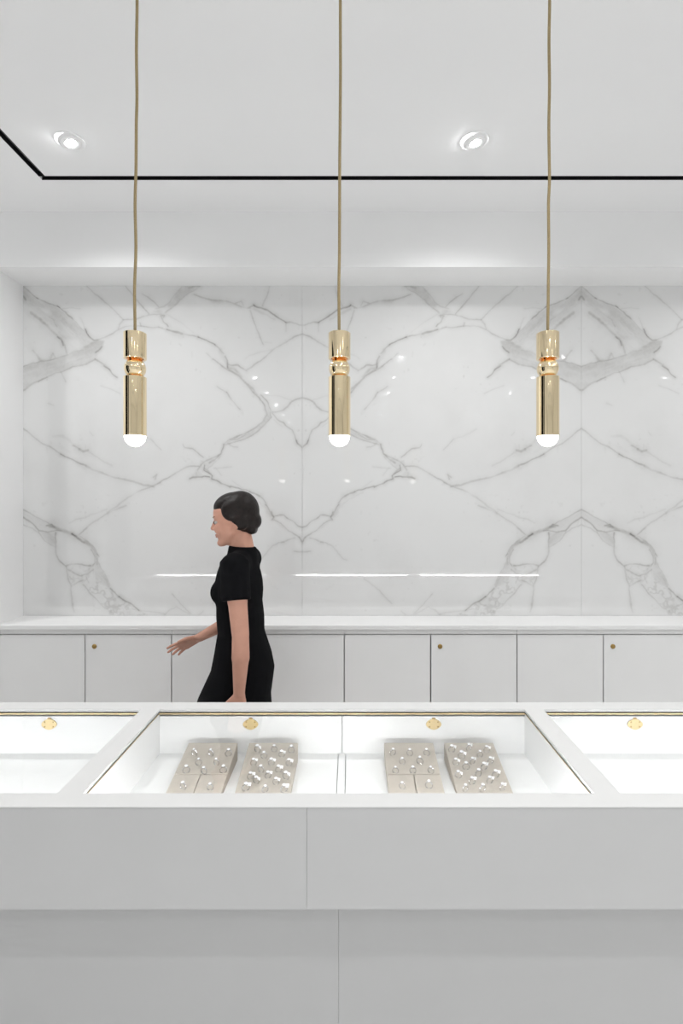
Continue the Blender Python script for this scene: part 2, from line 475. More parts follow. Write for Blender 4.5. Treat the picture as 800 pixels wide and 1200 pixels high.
# slab drawing, in units of 1/327 of its width; origin is the slab's top left corner + (27, 335)
LINES = [  # (points, half width, strength)
    # upper left body: edges and streaks
    ([(28.5, 336), (43, 349), (55, 355), (68, 360), (76, 366), (84, 373)], 0.9, .42),
    ([(43, 349), (45, 350.5)], 1.2, .6), ([(67, 359), (70, 361.5)], 1.0, .5), ([(30, 351), (27, 347)], 1.6, .6),
    ([(84, 373), (95, 385), (102, 391), (111, 400)], .8, .2),
    ([(100, 386), (101.5, 390), (105, 395), (111, 399.5), (115, 399)], 1.0, .75),
    ([(119, 407), (116, 410), (112, 413)], .9, .65),
    ([(37, 366), (44, 371), (51, 378)], 2.0, .5), ([(51, 378), (60, 388), (71, 396), (76, 405), (79, 413)], 1.4, .28),
    ([(67, 394), (72, 399), (74, 404)], 1.2, .45),
    ([(27, 457), (38, 449), (52, 442), (71, 435), (86, 430), (101, 427), (111, 421)], 1.0, .34),
    ([(45, 446), (55, 441)], .9, .5),
    ([(27, 430), (41, 425), (52, 423), (64, 419.5), (80, 415)], .9, .34), ([(80, 415), (92, 411), (104, 409)], .8, .15),
    ([(38, 411), (43, 417), (46, 422)], 1.3, .28), ([(61, 413.5), (58, 419)], 1.6, .2), ([(61, 413.5), (65, 419)], 1.4, .2),
    ([(111, 421), (117, 424), (123, 428), (129, 434)], 1.1, .38), ([(122, 429), (128, 433), (131, 438), (136, 443)], .9, .7),
    ([(71, 434), (74, 440), (77, 447)], 1.0, .25),
    ([(58, 372), (63, 376), (66, 383)], 1.0, .3), ([(70, 370), (80, 382), (90, 392)], 1.5, .16), ([(60, 364), (74, 380), (85, 392)], 1.2, .14),
    ([(34, 440), (60, 430), (90, 422), (108, 414)], 1.3, .12), ([(72, 363), (86, 360), (94, 361)], .8, .15),
    ([(94, 372), (98, 380), (100, 387)], .8, .2), ([(118, 452), (128, 456), (140, 461)], .9, .15),
    # link from the body to the big crossing vein
    ([(113, 400), (122, 396), (132, 391), (139, 386)], .9, .35), ([(139, 386), (145, 383.5), (158, 382), (164, 382), (169, 382.5), (178, 384), (190, 384)], .8, .30),
    ([(164, 378), (165, 382)], .7, .3),
    ([(102, 335), (108, 342), (115.6, 348), (123, 354), (130.5, 360), (141, 370), (145, 375), (141, 380), (139, 386)], .9, .27),
    ([(145, 375), (155, 375), (160, 374), (166.6, 371), (177, 369), (190, 368)], .8, .33),
    ([(147.5, 335), (156, 345), (163, 354), (169, 362), (174, 369)], .9, .32),
    ([(166.6, 345), (177, 351), (183, 356), (186, 360)], .9, .32),
    ([(183, 362), (192, 359), (198, 354), (204, 346), (213, 337)], .9, .28), ([(222, 338), (228, 336), (234, 335)], 1.6, .65),
    ([(234, 336), (222, 344), (212, 351), (203, 359), (194, 366)], .9, .32),
    ([(188, 370), (193, 369), (190, 373.6), (189, 371), (192, 377), (195.6, 380), (197, 382)], 1.0, .6),
    ([(185, 384), (195.6, 386)], .8, .3), ([(196, 386), (202, 388), (206, 389.5), (213, 392)], 1.3, .65), ([(213, 392), (222, 393.5), (232, 395)], .7, .35),
    ([(232, 395), (240, 398), (246.6, 401), (252, 404)], .9, .62), ([(252, 404), (257, 408.6), (262, 414)], .9, .32),
    ([(196, 368), (212, 378), (226, 390)], .8, .10),
    ([(264, 417), (266.5, 422), (267, 431)], .8, .7), ([(258, 410), (260, 416), (266, 424), (268, 432)], 2.6, .18),
    ([(241, 415), (249, 421)], .8, .15), ([(249, 421), (255, 424.6), (261, 429)], .8, .6), ([(261, 429), (267, 433), (278.5, 439), (287, 448), (294, 455), (299, 462)], 1.1, .34),
    ([(268, 432), (274, 431), (279, 436), (282, 441)], 2.0, .2), ([(290, 450), (297, 455), (301, 462)], 1.0, .3),
    ([(266, 426), (272, 428), (279, 427.5), (284, 431), (288, 433.7)], .9, .42),
    ([(288, 433.7), (296, 429), (304, 423.5), (313, 416), (321, 409.7), (330, 404), (338, 399), (347, 394), (356, 391)], .9, .38),
    ([(321, 409.7), (304, 413), (293, 417), (287, 421)], .8, .15),
    ([(227.5, 345), (238, 349), (249, 352), (260, 353), (270, 354.4), (280, 358), (289, 361.4), (293, 361)], 1.0, .34), ([(250, 353), (272, 356), (288, 361)], 2.2, .12),
    ([(276, 356), (283, 352), (285, 358)], .8, .3),
    ([(290, 361), (297.6, 357.6)], .9, .45), ([(297.6, 357.6), (303, 360), (312.5, 363), (323, 370.4), (329, 374), (334, 377)], 1.0, .55),
    ([(334, 377), (340, 377), (346.5, 378.4), (351, 380.5), (356, 381)], .8, .40), ([(297, 362), (310, 368), (321, 373.6)], 1.6, .15), ([(334, 378), (334, 388)], 1.0, .14),
    ([(315, 336), (313, 347), (308, 358.7)], .9, .25), ([(293, 364), (296, 375), (300, 383), (304, 395), (308, 404)], 1.0, .30),
    ([(310, 402), (318, 402)], .8, .12), ([(255, 453), (261, 457), (266, 460)], .9, .28), ([(266, 460), (270, 467), (275, 474), (280.6, 480)], .9, .36),
    # big diagonal vein
    ([(297, 459), (303, 465), (309, 474), (313, 486)], .8, .36), ([(306, 462), (313, 471), (317, 481), (317, 488)], .8, .32),
    ([(313, 486), (307, 496), (297, 503), (287, 508), (277, 511), (268, 516), (262, 521)], .8, .36),
    ([(318, 489), (310, 499), (300, 508), (288, 514), (276, 518), (264, 522)], .8, .40),
    ([(262, 521), (261, 526), (259, 532), (252, 538), (245, 543)], 1.0, .55), ([(281, 510), (274, 514), (269, 516), (278, 515), (289, 509)], 1.0, .35),
    ([(258, 533), (248, 537), (240, 541), (236, 545), (231, 551)], .9, .42), ([(258, 535), (248, 546), (243, 550)], .9, .3),
    ([(215, 521), (217, 524), (226, 526), (229, 529), (238, 536)], .9, .4), ([(222, 561), (226, 559), (235, 559), (246, 560)], .9, .6),
    ([(240, 546), (239, 551), (245, 555), (249, 558), (248, 562)], .9, .6), ([(241, 550), (247, 556)], 1.6, .3),
    ([(249, 562), (255, 564), (259, 567), (264, 569), (270, 572)], .9, .62), ([(270, 571), (280, 572.6), (288, 574.5), (293, 577)], .8, .5), ([(293, 577), (299, 579), (304, 582)], 1.0, .65), ([(304, 582), (308, 586), (311, 590)], 1.0, .4),
    ([(272, 564), (284, 572)], .8, .1), ([(283, 577), (300, 586), (312, 597)], .8, .1),
    ([(251, 549), (261, 548), (272, 546.7)], .8, .25), ([(253, 548), (260, 557)], .8, .16), ([(268, 521), (274, 524), (278, 524)], 1.0, .2),
    ([(233, 547), (226, 546.5), (219, 548), (208, 553), (198, 559), (190, 564), (184, 567)], .9, .40),
    ([(188, 566), (175, 571), (166, 574), (158, 578), (142, 588), (126, 601), (109, 612), (98, 621), (92, 627)], 1.0, .34),
    ([(147, 592.5), (138, 595), (126, 602)], 1.0, .25), ([(125, 597), (116, 599.5), (104, 604), (100, 607), (88, 609), (80.6, 613)], .9, .17),
    ([(319, 483), (326, 482), (331.6, 481), (336, 477), (340, 472), (347, 468), (355, 465)], .9, .38),
    ([(319, 484), (325, 491), (331.6, 495), (337, 501), (342, 504), (345, 511), (348, 518), (355, 525)], .9, .38), ([(347, 516), (349, 519)], 1.1, .3),
    ([(321, 492), (330, 500)], .7, .14), ([(312, 462), (330, 466), (342, 469)], .7, .12),
    # lower heart
    ([(311, 592), (317, 601), (320, 605), (327, 604), (333, 604), (340, 609), (346, 612), (350, 616), (356, 618)], 1.0, .52),
    ([(318, 600), (321, 606), (319, 609)], 1.2, .7), ([(321, 609), (329, 613), (337, 621), (346, 627), (352, 631), (354, 637)], .9, .44), ([(350, 630), (355, 636)], 1.2, .4),
    ([(345, 630), (337, 633), (330, 637)], .8, .26), ([(333, 636), (326, 637), (319, 640), (315, 645), (313, 649), (307, 655), (302, 657)], .8, .24), ([(345, 646), (356, 647)], 1.0, .3),
    ([(281.5, 679), (275, 684), (270, 687), (264.5, 691), (257, 700), (250, 708)], .8, .26), ([(239, 716), (233, 721)], .8, .25),
    ([(201, 696), (211, 708), (222, 720)], .8, .25), ([(192, 721), (199, 715), (206, 711), (214, 717), (220, 720)], .9, .25),
    # long vein at mid height
    ([(27, 502), (34, 507), (41, 513), (50, 520), (57, 523), (64, 528), (71, 533)], 1.0, .30), ([(71, 533), (78, 536), (84, 538.6), (93, 543), (101, 546)], .9, .50),
    ([(101, 546), (110, 550), (118, 553.5), (127, 557.5), (135, 560), (146, 562), (156, 564), (169, 568.5), (180, 570)], 1.4, .30),
    ([(62.5, 512), (73, 511.5), (80, 515), (88, 522)], 2.4, .15), ([(86, 521.6), (94, 527)], .9, .35), ([(93, 527), (98, 530), (103, 529)], 1.6, .55), ([(103, 530), (111, 535), (120, 539), (130, 545)], 1.2, .18),
    ([(176, 515), (182, 521), (188, 527)], .9, .28), ([(150, 503), (162, 510), (176, 516)], 1.0, .12), ([(60, 520), (72, 525), (82, 530)], 3.0, .06),
    ([(179, 560), (183, 556), (181, 562)], .9, .3), ([(57, 473), (63, 476)], 1.0, .15), ([(106, 505), (110, 510)], .8, .15),
    # lower left arch
    ([(27, 597), (36, 602), (43, 606), (51, 610), (58, 614)], .9, .40), ([(55, 617), (61, 615), (65, 618), (58, 618)], 1.3, .6),
    ([(60, 617), (70, 621), (79, 624), (88, 627)], 2.6, .38), ([(84, 626), (89, 629), (93, 633), (99, 636)], 1.5, .72),
    ([(99, 634), (105, 639), (110, 646), (112, 653), (113, 662)], 3.0, .34), ([(106, 645), (110, 653), (110, 661), (107, 665)], .8, .35), ([(93, 629), (103, 635), (111, 644), (114, 652)], .8, .25),
    ([(113, 650), (115, 653)], 1.0, .4), ([(112, 655), (117, 665), (124, 675), (128, 686)], 1.2, .25), ([(120, 672), (124, 680), (127, 688)], 1.0, .25),
    ([(27, 606), (33, 610), (39, 614), (45, 622)], 1.0, .48), ([(45, 623), (56, 624), (66, 622), (72, 622)], .9, .42),
    ([(27, 615), (38, 620), (45, 625)], .9, .22), ([(45, 625), (52, 634), (60, 640), (64, 642)], 1.0, .32), ([(65.5, 625), (65, 634), (64.5, 641)], 1.0, .5),
    ([(64.6, 641), (65, 650), (69, 657), (74, 662), (77, 664)], 1.1, .36), ([(77, 664), (78, 671), (81, 680), (83.7, 686)], 1.0, .36), ([(83.7, 686), (83, 696), (84, 706), (86, 718)], 1.0, .27),
    ([(77, 663.5), (84, 662), (91, 662), (98, 663.5), (105, 664.5)], 1.1, .42),
    ([(79, 668), (88, 672), (95, 675), (103, 673), (108, 669)], 1.0, .35), ([(82, 676), (87, 680), (84, 685), (80, 678)], 1.0, .32), ([(84, 687), (90, 683), (97, 680)], 1.0, .3), ([(104, 668), (101, 676), (104, 684)], .9, .2),
    ([(98, 686), (103, 692), (110, 701), (118, 709), (126, 716)], 1.1, .28), ([(129, 690), (134, 695), (139, 700)], .9, .45), ([(139, 700), (148, 706), (156, 711), (163, 716)], .9, .62), ([(163, 716), (180, 718), (192, 720)], .8, .2),
]
BODIES = [  # (polygon, strength, blotchiness, streak direction)
    ([(26, 333), (29, 336), (43, 349), (68, 360), (84, 373.5), (102, 391.6), (111, 400), (122, 400), (112, 409), (100, 411), (82, 412), (78, 403), (67, 390), (52, 375), (39, 363), (26, 354)], .30, .35, .80),
    ([(122, 400), (119, 409), (111, 421), (101, 426.7), (86, 430), (71, 434), (52, 441.5), (26, 458), (26, 430), (41, 425.6), (47, 421), (64, 419), (79.5, 415), (84, 411), (100, 405), (111, 400)], .30, .35, -.38),
    ([(50, 377), (58, 381), (70, 392), (80, 404), (84, 412), (78, 413), (72, 399), (58, 387)], .14, .4),
    ([(214, 335), (234, 335), (222, 344), (212, 351), (203, 359), (193, 367), (183, 370), (176, 367), (189, 361), (200, 353), (207, 343)], .22, .4),
    ([(297, 459), (305, 462), (313, 471), (317, 481), (318, 489), (310, 499), (300, 508), (288, 514), (276, 518), (263, 522), (268, 516), (277, 511), (287, 507), (297, 502), (307, 495), (311, 487), (308, 474)], .24, .4),
    ([(281, 509), (291, 508), (286, 514), (274, 517), (270, 516)], .12, .3),
    ([(258, 533), (248, 546), (240, 551), (236, 558), (222, 561), (228, 552), (234, 545), (246, 538)], .24, .4),
    ([(258, 409), (263, 414), (268, 424), (279, 436), (290, 451), (284, 447), (270, 435), (264, 425)], .2, .4),
    ([(309, 590), (317, 598), (322, 607), (338, 622), (330, 618), (318, 609), (312, 605)], .26, .4),
    ([(26, 596), (43, 606), (58, 614), (72, 620), (66, 626), (46, 625), (40, 618), (34, 612), (26, 607)], .17, .4), ([(26, 607), (34, 612), (44, 624), (26, 616)], .10, .8),
    ([(45, 624), (52, 634), (60, 640), (65, 642), (66, 626), (55, 622)], .30, .15),
    ([(77, 664), (105, 664), (113, 672), (118, 690), (110, 700), (98, 686), (92, 682), (84, 688), (79, 675)], .15, 1.6),
    ([(107, 664), (113, 658), (124, 674), (129, 690), (118, 686), (112, 680)], .22, .35),
    ([(112, 678), (128, 686), (139, 700), (156, 711), (174, 722), (130, 722), (118, 709), (104, 692)], .22, 1.0),
]
HOLES = [((88, 403), 10, 5.5, .08), ((55, 365), 6, 3, .5), ((65, 386), 3.5, 2.5, .7), ((93, 669), 7, 2.5, -.5), ((107, 678), 3.5, 5, 0.2), ((86, 672), 5, 2.5, .5), ((242, 557), 4.5, 2.2, .1)]

def slab_field(nx, ny):
    px = 27 + (np.arange(nx + 1) / nx) * 327.0
    py = 335 + (np.arange(ny + 1) / ny) * 387.0
    X, Y = np.meshgrid(px, py)
    wx = X + 3.2 * fbm(X, Y, 22, 11) + 1.6 * fbm(X, Y, 6, 21, 3)
    wy = Y + 3.2 * fbm(X, Y, 22, 31) + 1.6 * fbm(X, Y, 6, 41, 3)
    V = np.zeros_like(X)
    def window(xs, ys, pad):
        i0 = max(0, int(np.searchsorted(px, min(xs) - pad)) - 1); i1 = min(nx + 1, int(np.searchsorted(px, max(xs) + pad)) + 1)
        j0 = max(0, int(np.searchsorted(py, min(ys) - pad)) - 1); j1 = min(ny + 1, int(np.searchsorted(py, max(ys) + pad)) + 1)
        return slice(j0, j1), slice(i0, i1)
    def seg_d(x, y, a, b):
        dx, dy = b[0] - a[0], b[1] - a[1]
        t = np.clip(((x - a[0]) * dx + (y - a[1]) * dy) / (dx * dx + dy * dy + 1e-9), 0, 1)
        return np.hypot(x - a[0] - t * dx, y - a[1] - t * dy)
    body = np.zeros_like(X)
    
    blot = fbm(X, Y, 8, 81, 4)
    cell = np.abs(fbm(X, Y, 9, 141, 3)) 
    for poly, s, bl, *dr_ in BODIES:
        k_ = dr_[0] if dr_ else .9
        w = window([p[0] for p in poly], [p[1] for p in poly], 10)
        x, y = wx[w], wy[w]
        inside = np.zeros(x.shape, bool)
        dmin = np.full(x.shape, 1e9)
        n = len(poly)
        for i in range(n):
            a, b = poly[i], poly[(i + 1) % n]
            dmin = np.minimum(dmin, seg_d(x, y, a, b))
            if a[1] != b[1]:
                c = ((a[1] > y) != (b[1] > y)) & (x < (b[0] - a[0]) * (y - a[1]) / (b[1] - a[1]) + a[0])
                inside ^= c
        sd = np.where(inside, dmin, -dmin)
        f = np.clip(sd / 3.6 + .5, 0, 1)
        f = f * f * (3 - 2 * f)
        streak = fbm((x + k_ * y) * .22, (k_ * x - y) * 1.0, 9, 71, 4)
        tex = 1 + bl * 1.6 * blot[w] + 2.2 * streak
        if bl >= .8:      # crackled zones: pale fragments between grey seams
            tex = .25 + 1.5 * np.clip(1 - cell[w] / .10, 0, 1) + 1.2 * blot[w]
        body[w] = np.maximum(body[w], .68 * f * s * np.clip(tex, 0.05, 1.7))
    for (cx, cy), rx, ry, k in HOLES:
        r = np.hypot((wx - cx) * .86 + (wy - cy) * .5, 0) / rx
        r2 = np.hypot(-(wx - cx) * .5 + (wy - cy) * .86, 0) / ry
        f = np.clip(1.6 - 1.2 * np.hypot(r, r2), 0, 1)
        body *= 1 - f * (1 - max(k, 0.05))
    V += body
    brk = fbm(X, Y, 12, 91, 3)
    wid = 1 + 1.2 * fbm(X, Y, 16, 101, 3)
    for pts, hw, s in LINES:
        w = window([p[0] for p in pts], [p[1] for p in pts], hw * 5 + 6)
        x, y = wx[w], wy[w]
        d = np.full(x.shape, 1e9)
        for a, b in zip(pts, pts[1:]):
            d = np.minimum(d, seg_d(x, y, a, b))
        h = hw * 1.0 * np.clip(wid[w], .45, 1.8)
        core = np.exp(-(d / h) ** 2)
        halo = 0.28 * np.exp(-(d / (h * 3.2)) ** 2)
        V[w] = np.maximum(V[w], V[w] * .55 + .80 * s * np.clip(1 + 1.5 * brk[w], .35, 1.5) * np.maximum(core, halo))
    # very faint clouding and specks
    V += np.clip(fbm(X, Y, 60, 111, 5), 0, 1) * .16
    sp = fbm(X, Y, 5, 121, 2)
    sp2 = fbm(X, Y, 40, 131, 2)
    V += np.clip(sp - .27, 0, 1) * np.clip(sp2 + .05, 0, 1) * 2.0
    return np.clip(V, 0, 1)

def slab_mesh(nx=420, ny=496):
    V = slab_field(nx, ny)
    H_ = ZB - ZK
    gx = np.linspace(0, SLAB, nx + 1)
    gz = np.linspace(H_, 0, ny + 1)
    X, Z = np.meshgrid(gx, gz)
    co = np.stack([X, np.zeros_like(X), Z], -1).reshape(-1, 3)
    nv = len(co)
    back = np.array([(0, .02, 0), (SLAB, .02, 0), (SLAB, .02, H_), (0, .02, H_), (0, 0, 0), (SLAB, 0, 0), (SLAB, 0, H_), (0, 0, H_)], float)
    co = np.vstack([co, back])
    idx = np.arange((nx + 1) * (ny + 1)).reshape(ny + 1, nx + 1)
    a, b, c, d = idx[:-1, :-1], idx[1:, :-1], idx[1:, 1:], idx[:-1, 1:]
    q = np.stack([a, b, c, d], -1).reshape(-1, 4)
    e = nv
    q = np.vstack([q, [[e, e + 3, e + 2, e + 1], [e, e + 1, e + 5, e + 4], [e + 1, e + 2, e + 6, e + 5], [e + 2, e + 3, e + 7, e + 6], [e + 3, e, e + 4, e + 7]]]).astype(np.int32)
    me = bpy.data.meshes.new('marble_slab')
    me.vertices.add(len(co))
    me.vertices.foreach_set('co', co.ravel().astype(np.float32))
    me.loops.add(q.size)
    me.loops.foreach_set('vertex_index', q.ravel())
    me.polygons.add(len(q))
    me.polygons.foreach_set('loop_start', np.arange(0, q.size, 4, dtype=np.int32))
    at = me.attributes.new('vein', 'FLOAT', 'POINT')
    at.data.foreach_set('value', np.concatenate([V.ravel(), np.zeros(8)]).astype(np.float32))
    me.update(calc_edges=True)
    me.validate()
    me.materials.append(M['marble'])
    return me

sm = slab_mesh()
G = 0.0006      # joint between slabs
for k in range(3):
    o = bpy.data.objects.new('marble_slab', sm)
    C.objects.link(o)
    o.parent = wall_back
    fl = (k % 2 == 1)
    sx = (SLAB - 2 * G) / SLAB
    o.location = (XL + (k + 1) * SLAB - G if fl else XL + k * SLAB + G, D, ZK)
    o.scale = (-sx if fl else sx, 1, 1)

# ------------------------------------------------------------------ ceiling track and downlights
tr = empty('ceiling_track', (0, 0, ZC))
tag(tr, 'thin black track let into the white ceiling, turning a corner', 'track')
def channel(x0, x1, y0, y1):
    along_x = (x1 - x0) > (y1 - y0)
    m = MB()
    m.box(x0, x1, y0, y1, .030, .034)
    t = .002
    if along_x:
        m.box(x0, x1, y0, y0 + t, -.001, .03); m.box(x0, x1, y1 - t, y1, -.001, .03)
    else:
        m.box(x0, x0 + t, y0, y1, -.001, .03); m.box(x1 - t, x1, y0, y1, -.001, .03)
    o = m.build('channel', M['black'], tr)
    m = MB()
    if along_x:
        yc = (y0 + y1) / 2
        m.box(x0 + .02, x1 - .02, yc - .0035, yc + .0035, .012, .03)
    else:
        xc = (x0 + x1) / 2
        m.box(xc - .0035, xc + .0035, y0 + .02, y1 - .02, .012, .03)
    m.build('conductor_rail', M['blackrail'], o)
channel(TX0 - TW, TX1 + TW, TY1 - TW, TY1 + TW)
channel(TX0 - TW, TX0 + TW, TY0 + TW, TY1 - TW)
channel(TX1 - TW, TX1 + TW, TY0 + TW, TY1 - TW)
channel(TX0 - TW, TX1 + TW, TY0 - TW, TY0 + TW)

def downlight():
    r = empty('downlight', (0, 0, ZC))
    MB().lathe([(.052, -.001), (.056, -.003), (.062, -.003), (.065, 0), (.052, 0)], 40).build('trim_ring', M['paint'], r, smooth=True)
    g = MB().lathe([(.0235, -.012), (.027, -.014), (.042, -.012), (.050, -.001), (.046, -.001), (.030, -.006)], 40)
    g.xform(Matrix.Rotation(math.radians(-14), 4, 'Y'))
    g.build('gimbal_ring', M['paint'], r, smooth=True)
    l = MB().lathe([(0, -.016), (.014, -.0155), (.024, -.011), (.024, -.006), (0, -.006)], 32)
    l.xform(Matrix.Rotation(math.radians(-14), 4, 'Y'))
    l.build('lamp_lens', M['lamp'], r, smooth=True)
    ld = bpy.data.lights.new('downlight_beam', 'SPOT')
    ld.energy = DOWNLIGHT_POWER
    ld.spot_size = math.radians(156)
    ld.spot_blend = 0.85
    ld.shadow_soft_size = 0.05
    lo = bpy.data.objects.new('downlight_beam', ld)
    C.objects.link(lo)
    lo.parent = r
    lo.location = (0, 0, -.03)
    return r
DY = [(ZC - EYE) * F / 421, .50, -.47, -1.43, -2.40, -3.36, -4.32]
DX = [-2.5, -1.212, .534, 2.29, 3.95]  # first column: one unseen lamp, added to brighten the left side
proto = None
for iy, y in enumerate(DY):
    for ix, x in enumerate(DX):
        if (iy > 0 and ix == 0) or (iy == 1 and ix == 1) or (ix == 4 and iy != 2): continue
        o = downlight() if proto is None else copy_tree(proto)
        o.location = (x, y, ZC)
        if iy > 0 and proto is None: proto = o
        if iy == 0 and ix == 1: lab = 'round white downlight in the ceiling beside the corner of the black track'
        elif iy == 0 and ix == 2: lab = 'round white downlight in the ceiling between middle and right pendant cords'
        else: lab = 'ceiling downlight out of view; most mirror as dots in the marble, far-left one added'
        if iy == 0:                      # stronger lamps along the aisle behind the counter
            for ch in o.children:
                if ch.type == 'LIGHT':
                    ch.data = ch.data.copy()
                    ch.data.energy = DOWNLIGHT_POWER * 1.35
        tag(o, lab, 'downlight', 'recessed ceiling downlights')

# ------------------------------------------------------------------ back cabinets and their worktop
DE = (EYE - ZK) * F / 147             # front edge of worktop
YD = DE + 0.012                       # door faces
PITCH = 101.2 * YD / F
x0c = (99.6 - VX) * YD / F - PITCH    # left edge of first door
wt = MB().box(XL + .001, XR - .001, DE, D - .001, ZK - .023, ZK).build('worktop', M['worktop'], None, bevel=.0015)
tag(wt, 'long white worktop running under the marble wall', 'worktop')
UN = [('leftmost pale grey two-door cabinet against the side wall', 0), ('pale grey two-door cabinet behind the walking woman', 1),
      ('pale grey two-door cabinet just right of the picture middle', 2), ('pale grey two-door cabinet below the right-hand pendant and marble seam', 3), ('rightmost pale grey two-door cabinet, beyond the right edge of the picture', 4)]
ZT = ZK - .023
for lab, k in UN:
    ax = x0c + 2 * PITCH * k
    bx_ = ax + 2 * PITCH
    c = empty('base_cabinet', ((ax + bx_) / 2, YD, 0))
    tag(c, lab, 'cabinet', 'base cabinets under the marble wall')
    w = PITCH
    m = MB()
    m.box(-w, -w + .016, .022, D - YD - .002, .08, ZT - .001)
    m.box(w - .016, w, .022, D - YD - .002, .08, ZT - .001)
    m.box(-w + .016, w - .016, .022, D - YD - .002, .08, .098)
    m.box(-w + .016, w - .016, D - YD - .014, D - YD - .002, .098, ZT - .001)
    m.box(-w + .016, w - .016, .022, .04, ZT - .05, ZT - .001)
    m.build('body', M['cabinet'], c)
    box('rail', M['cabinet'], c, -w + .0012, w - .0012, .006, .0215, ZT - .027, ZT - .0035)
    box('plinth', M['cabinet'], c, -w, w, .05, .066, 0, .08)
    zt = EYE - (744.2 - VY) * YD / F
    for s in (0, 1):
        dd = box('door', M['cabinet'], c, -w + s * w + .0032, s * w - .0032, 0, .019, .085, zt, bevel=.0012)
        if s == 1:
            kx = s * w - w + .0032 + 11.0 * YD / F - .003
            kz = EYE - (757.5 - VY) * YD / F
            lk = MB().lathe([(0, .0075), (.004, .0075), (.0055, .006), (.009, .006), (.0125, .003), (.0125, -.001), (0, -.001)], 28, (kx, 0, kz), 'y').build('lock', M['screw'], dd, smooth=True)

# ------------------------------------------------------------------ display counter
ZD = EYE - .67
def dep(py, drop=.67): return drop * F / (py - VY)
Y0, Y1, Y2, Y3 = dep(945.5), dep(929.5), dep(831.5), dep(823.0)
CX = -.028
UNIT = 1.227
RW = .059 / 2                     # half width of cross rail
XA, XB = CX - 1.5 * UNIT - RW, CX + 1.5 * UNIT + RW
dc = empty('display_counter', (CX, (Y0 + Y3) / 2, 0))
tag(dc, 'long white glass-topped jewellery counter with grey panelled front', 'display counter')
def dbox(name, mt, x0, x1, y0, y1, z0, z1, parent=None, bevel=0):
    ox, oy, _ = dc.location
    return MB().box(x0 - ox, x1 - ox, y0 - oy, y1 - oy, z0, z1).build(name, mt, parent or dc, bevel)
ox, oy = dc.location.x, dc.location.y
TH = .0068
cross = [CX + (k - 1.5) * UNIT for k in range(4)]
m = MB()
m.box(XA - ox, XB - ox, Y0 + .010 - oy, Y1 - oy, ZD - TH, ZD)
m.box(XA - ox, XB - ox, Y0 - oy, Y0 + .010 - oy, ZD - .0022, ZD)
m.box(XA - ox, XB - ox, Y2 - oy, Y3 - oy, ZD - TH, ZD)
for c in cross:
    m.box(c - RW - ox, c + RW - ox, Y1 - oy, Y2 - oy, ZD - TH, ZD)
m.build('top_frame', M['counter'], dc)
# front: overhanging upper panels, recessed lower panels
YP = Y0 + .002
zp = EYE - (1065.5 - VY) * YP / F
xs = (359.5 - VX) * YP / F
YL = YP + .17
xl = (396.7 - VX) * YL / F
for a, b in ((XA, xs - .0003), (xs + .0003, XB)):
    dbox('front_panel', M['front'], a, b, YP, YP + .018, zp, ZD - .0037)
dbox('soffit_panel', M['front'], XA, XB, YP + .018, YL + .018, zp, zp + .016)
for a, b in ((XA + .06, xl - .0003), (xl + .0003, XB - .06)):
    dbox('lower_panel', M['front'], a, b, YL, YL + .018, .06, zp)
dbox('plinth', M['front'], XA + .08, XB - .08, YL + .04, Y3 - .08, 0, .06)
dbox('end_panel', M['front'], XA, XA + .018, YP + .019, Y3, zp, ZD - TH - .0005)
dbox('end_panel', M['front'], XB - .018, XB, YP + .019, Y3, zp, ZD - TH - .0005)
dbox('lower_end_panel', M['front'], XA + .06, XA + .078, YL + .018, Y3, .06, zp)
dbox('lower_end_panel', M['front'], XB - .078, XB - .06, YL + .018, Y3, .06, zp)
dbox('back_panel', M['inner'], XA + .078, XB - .078, Y3 - .020, Y3 - .002, .06, zp)
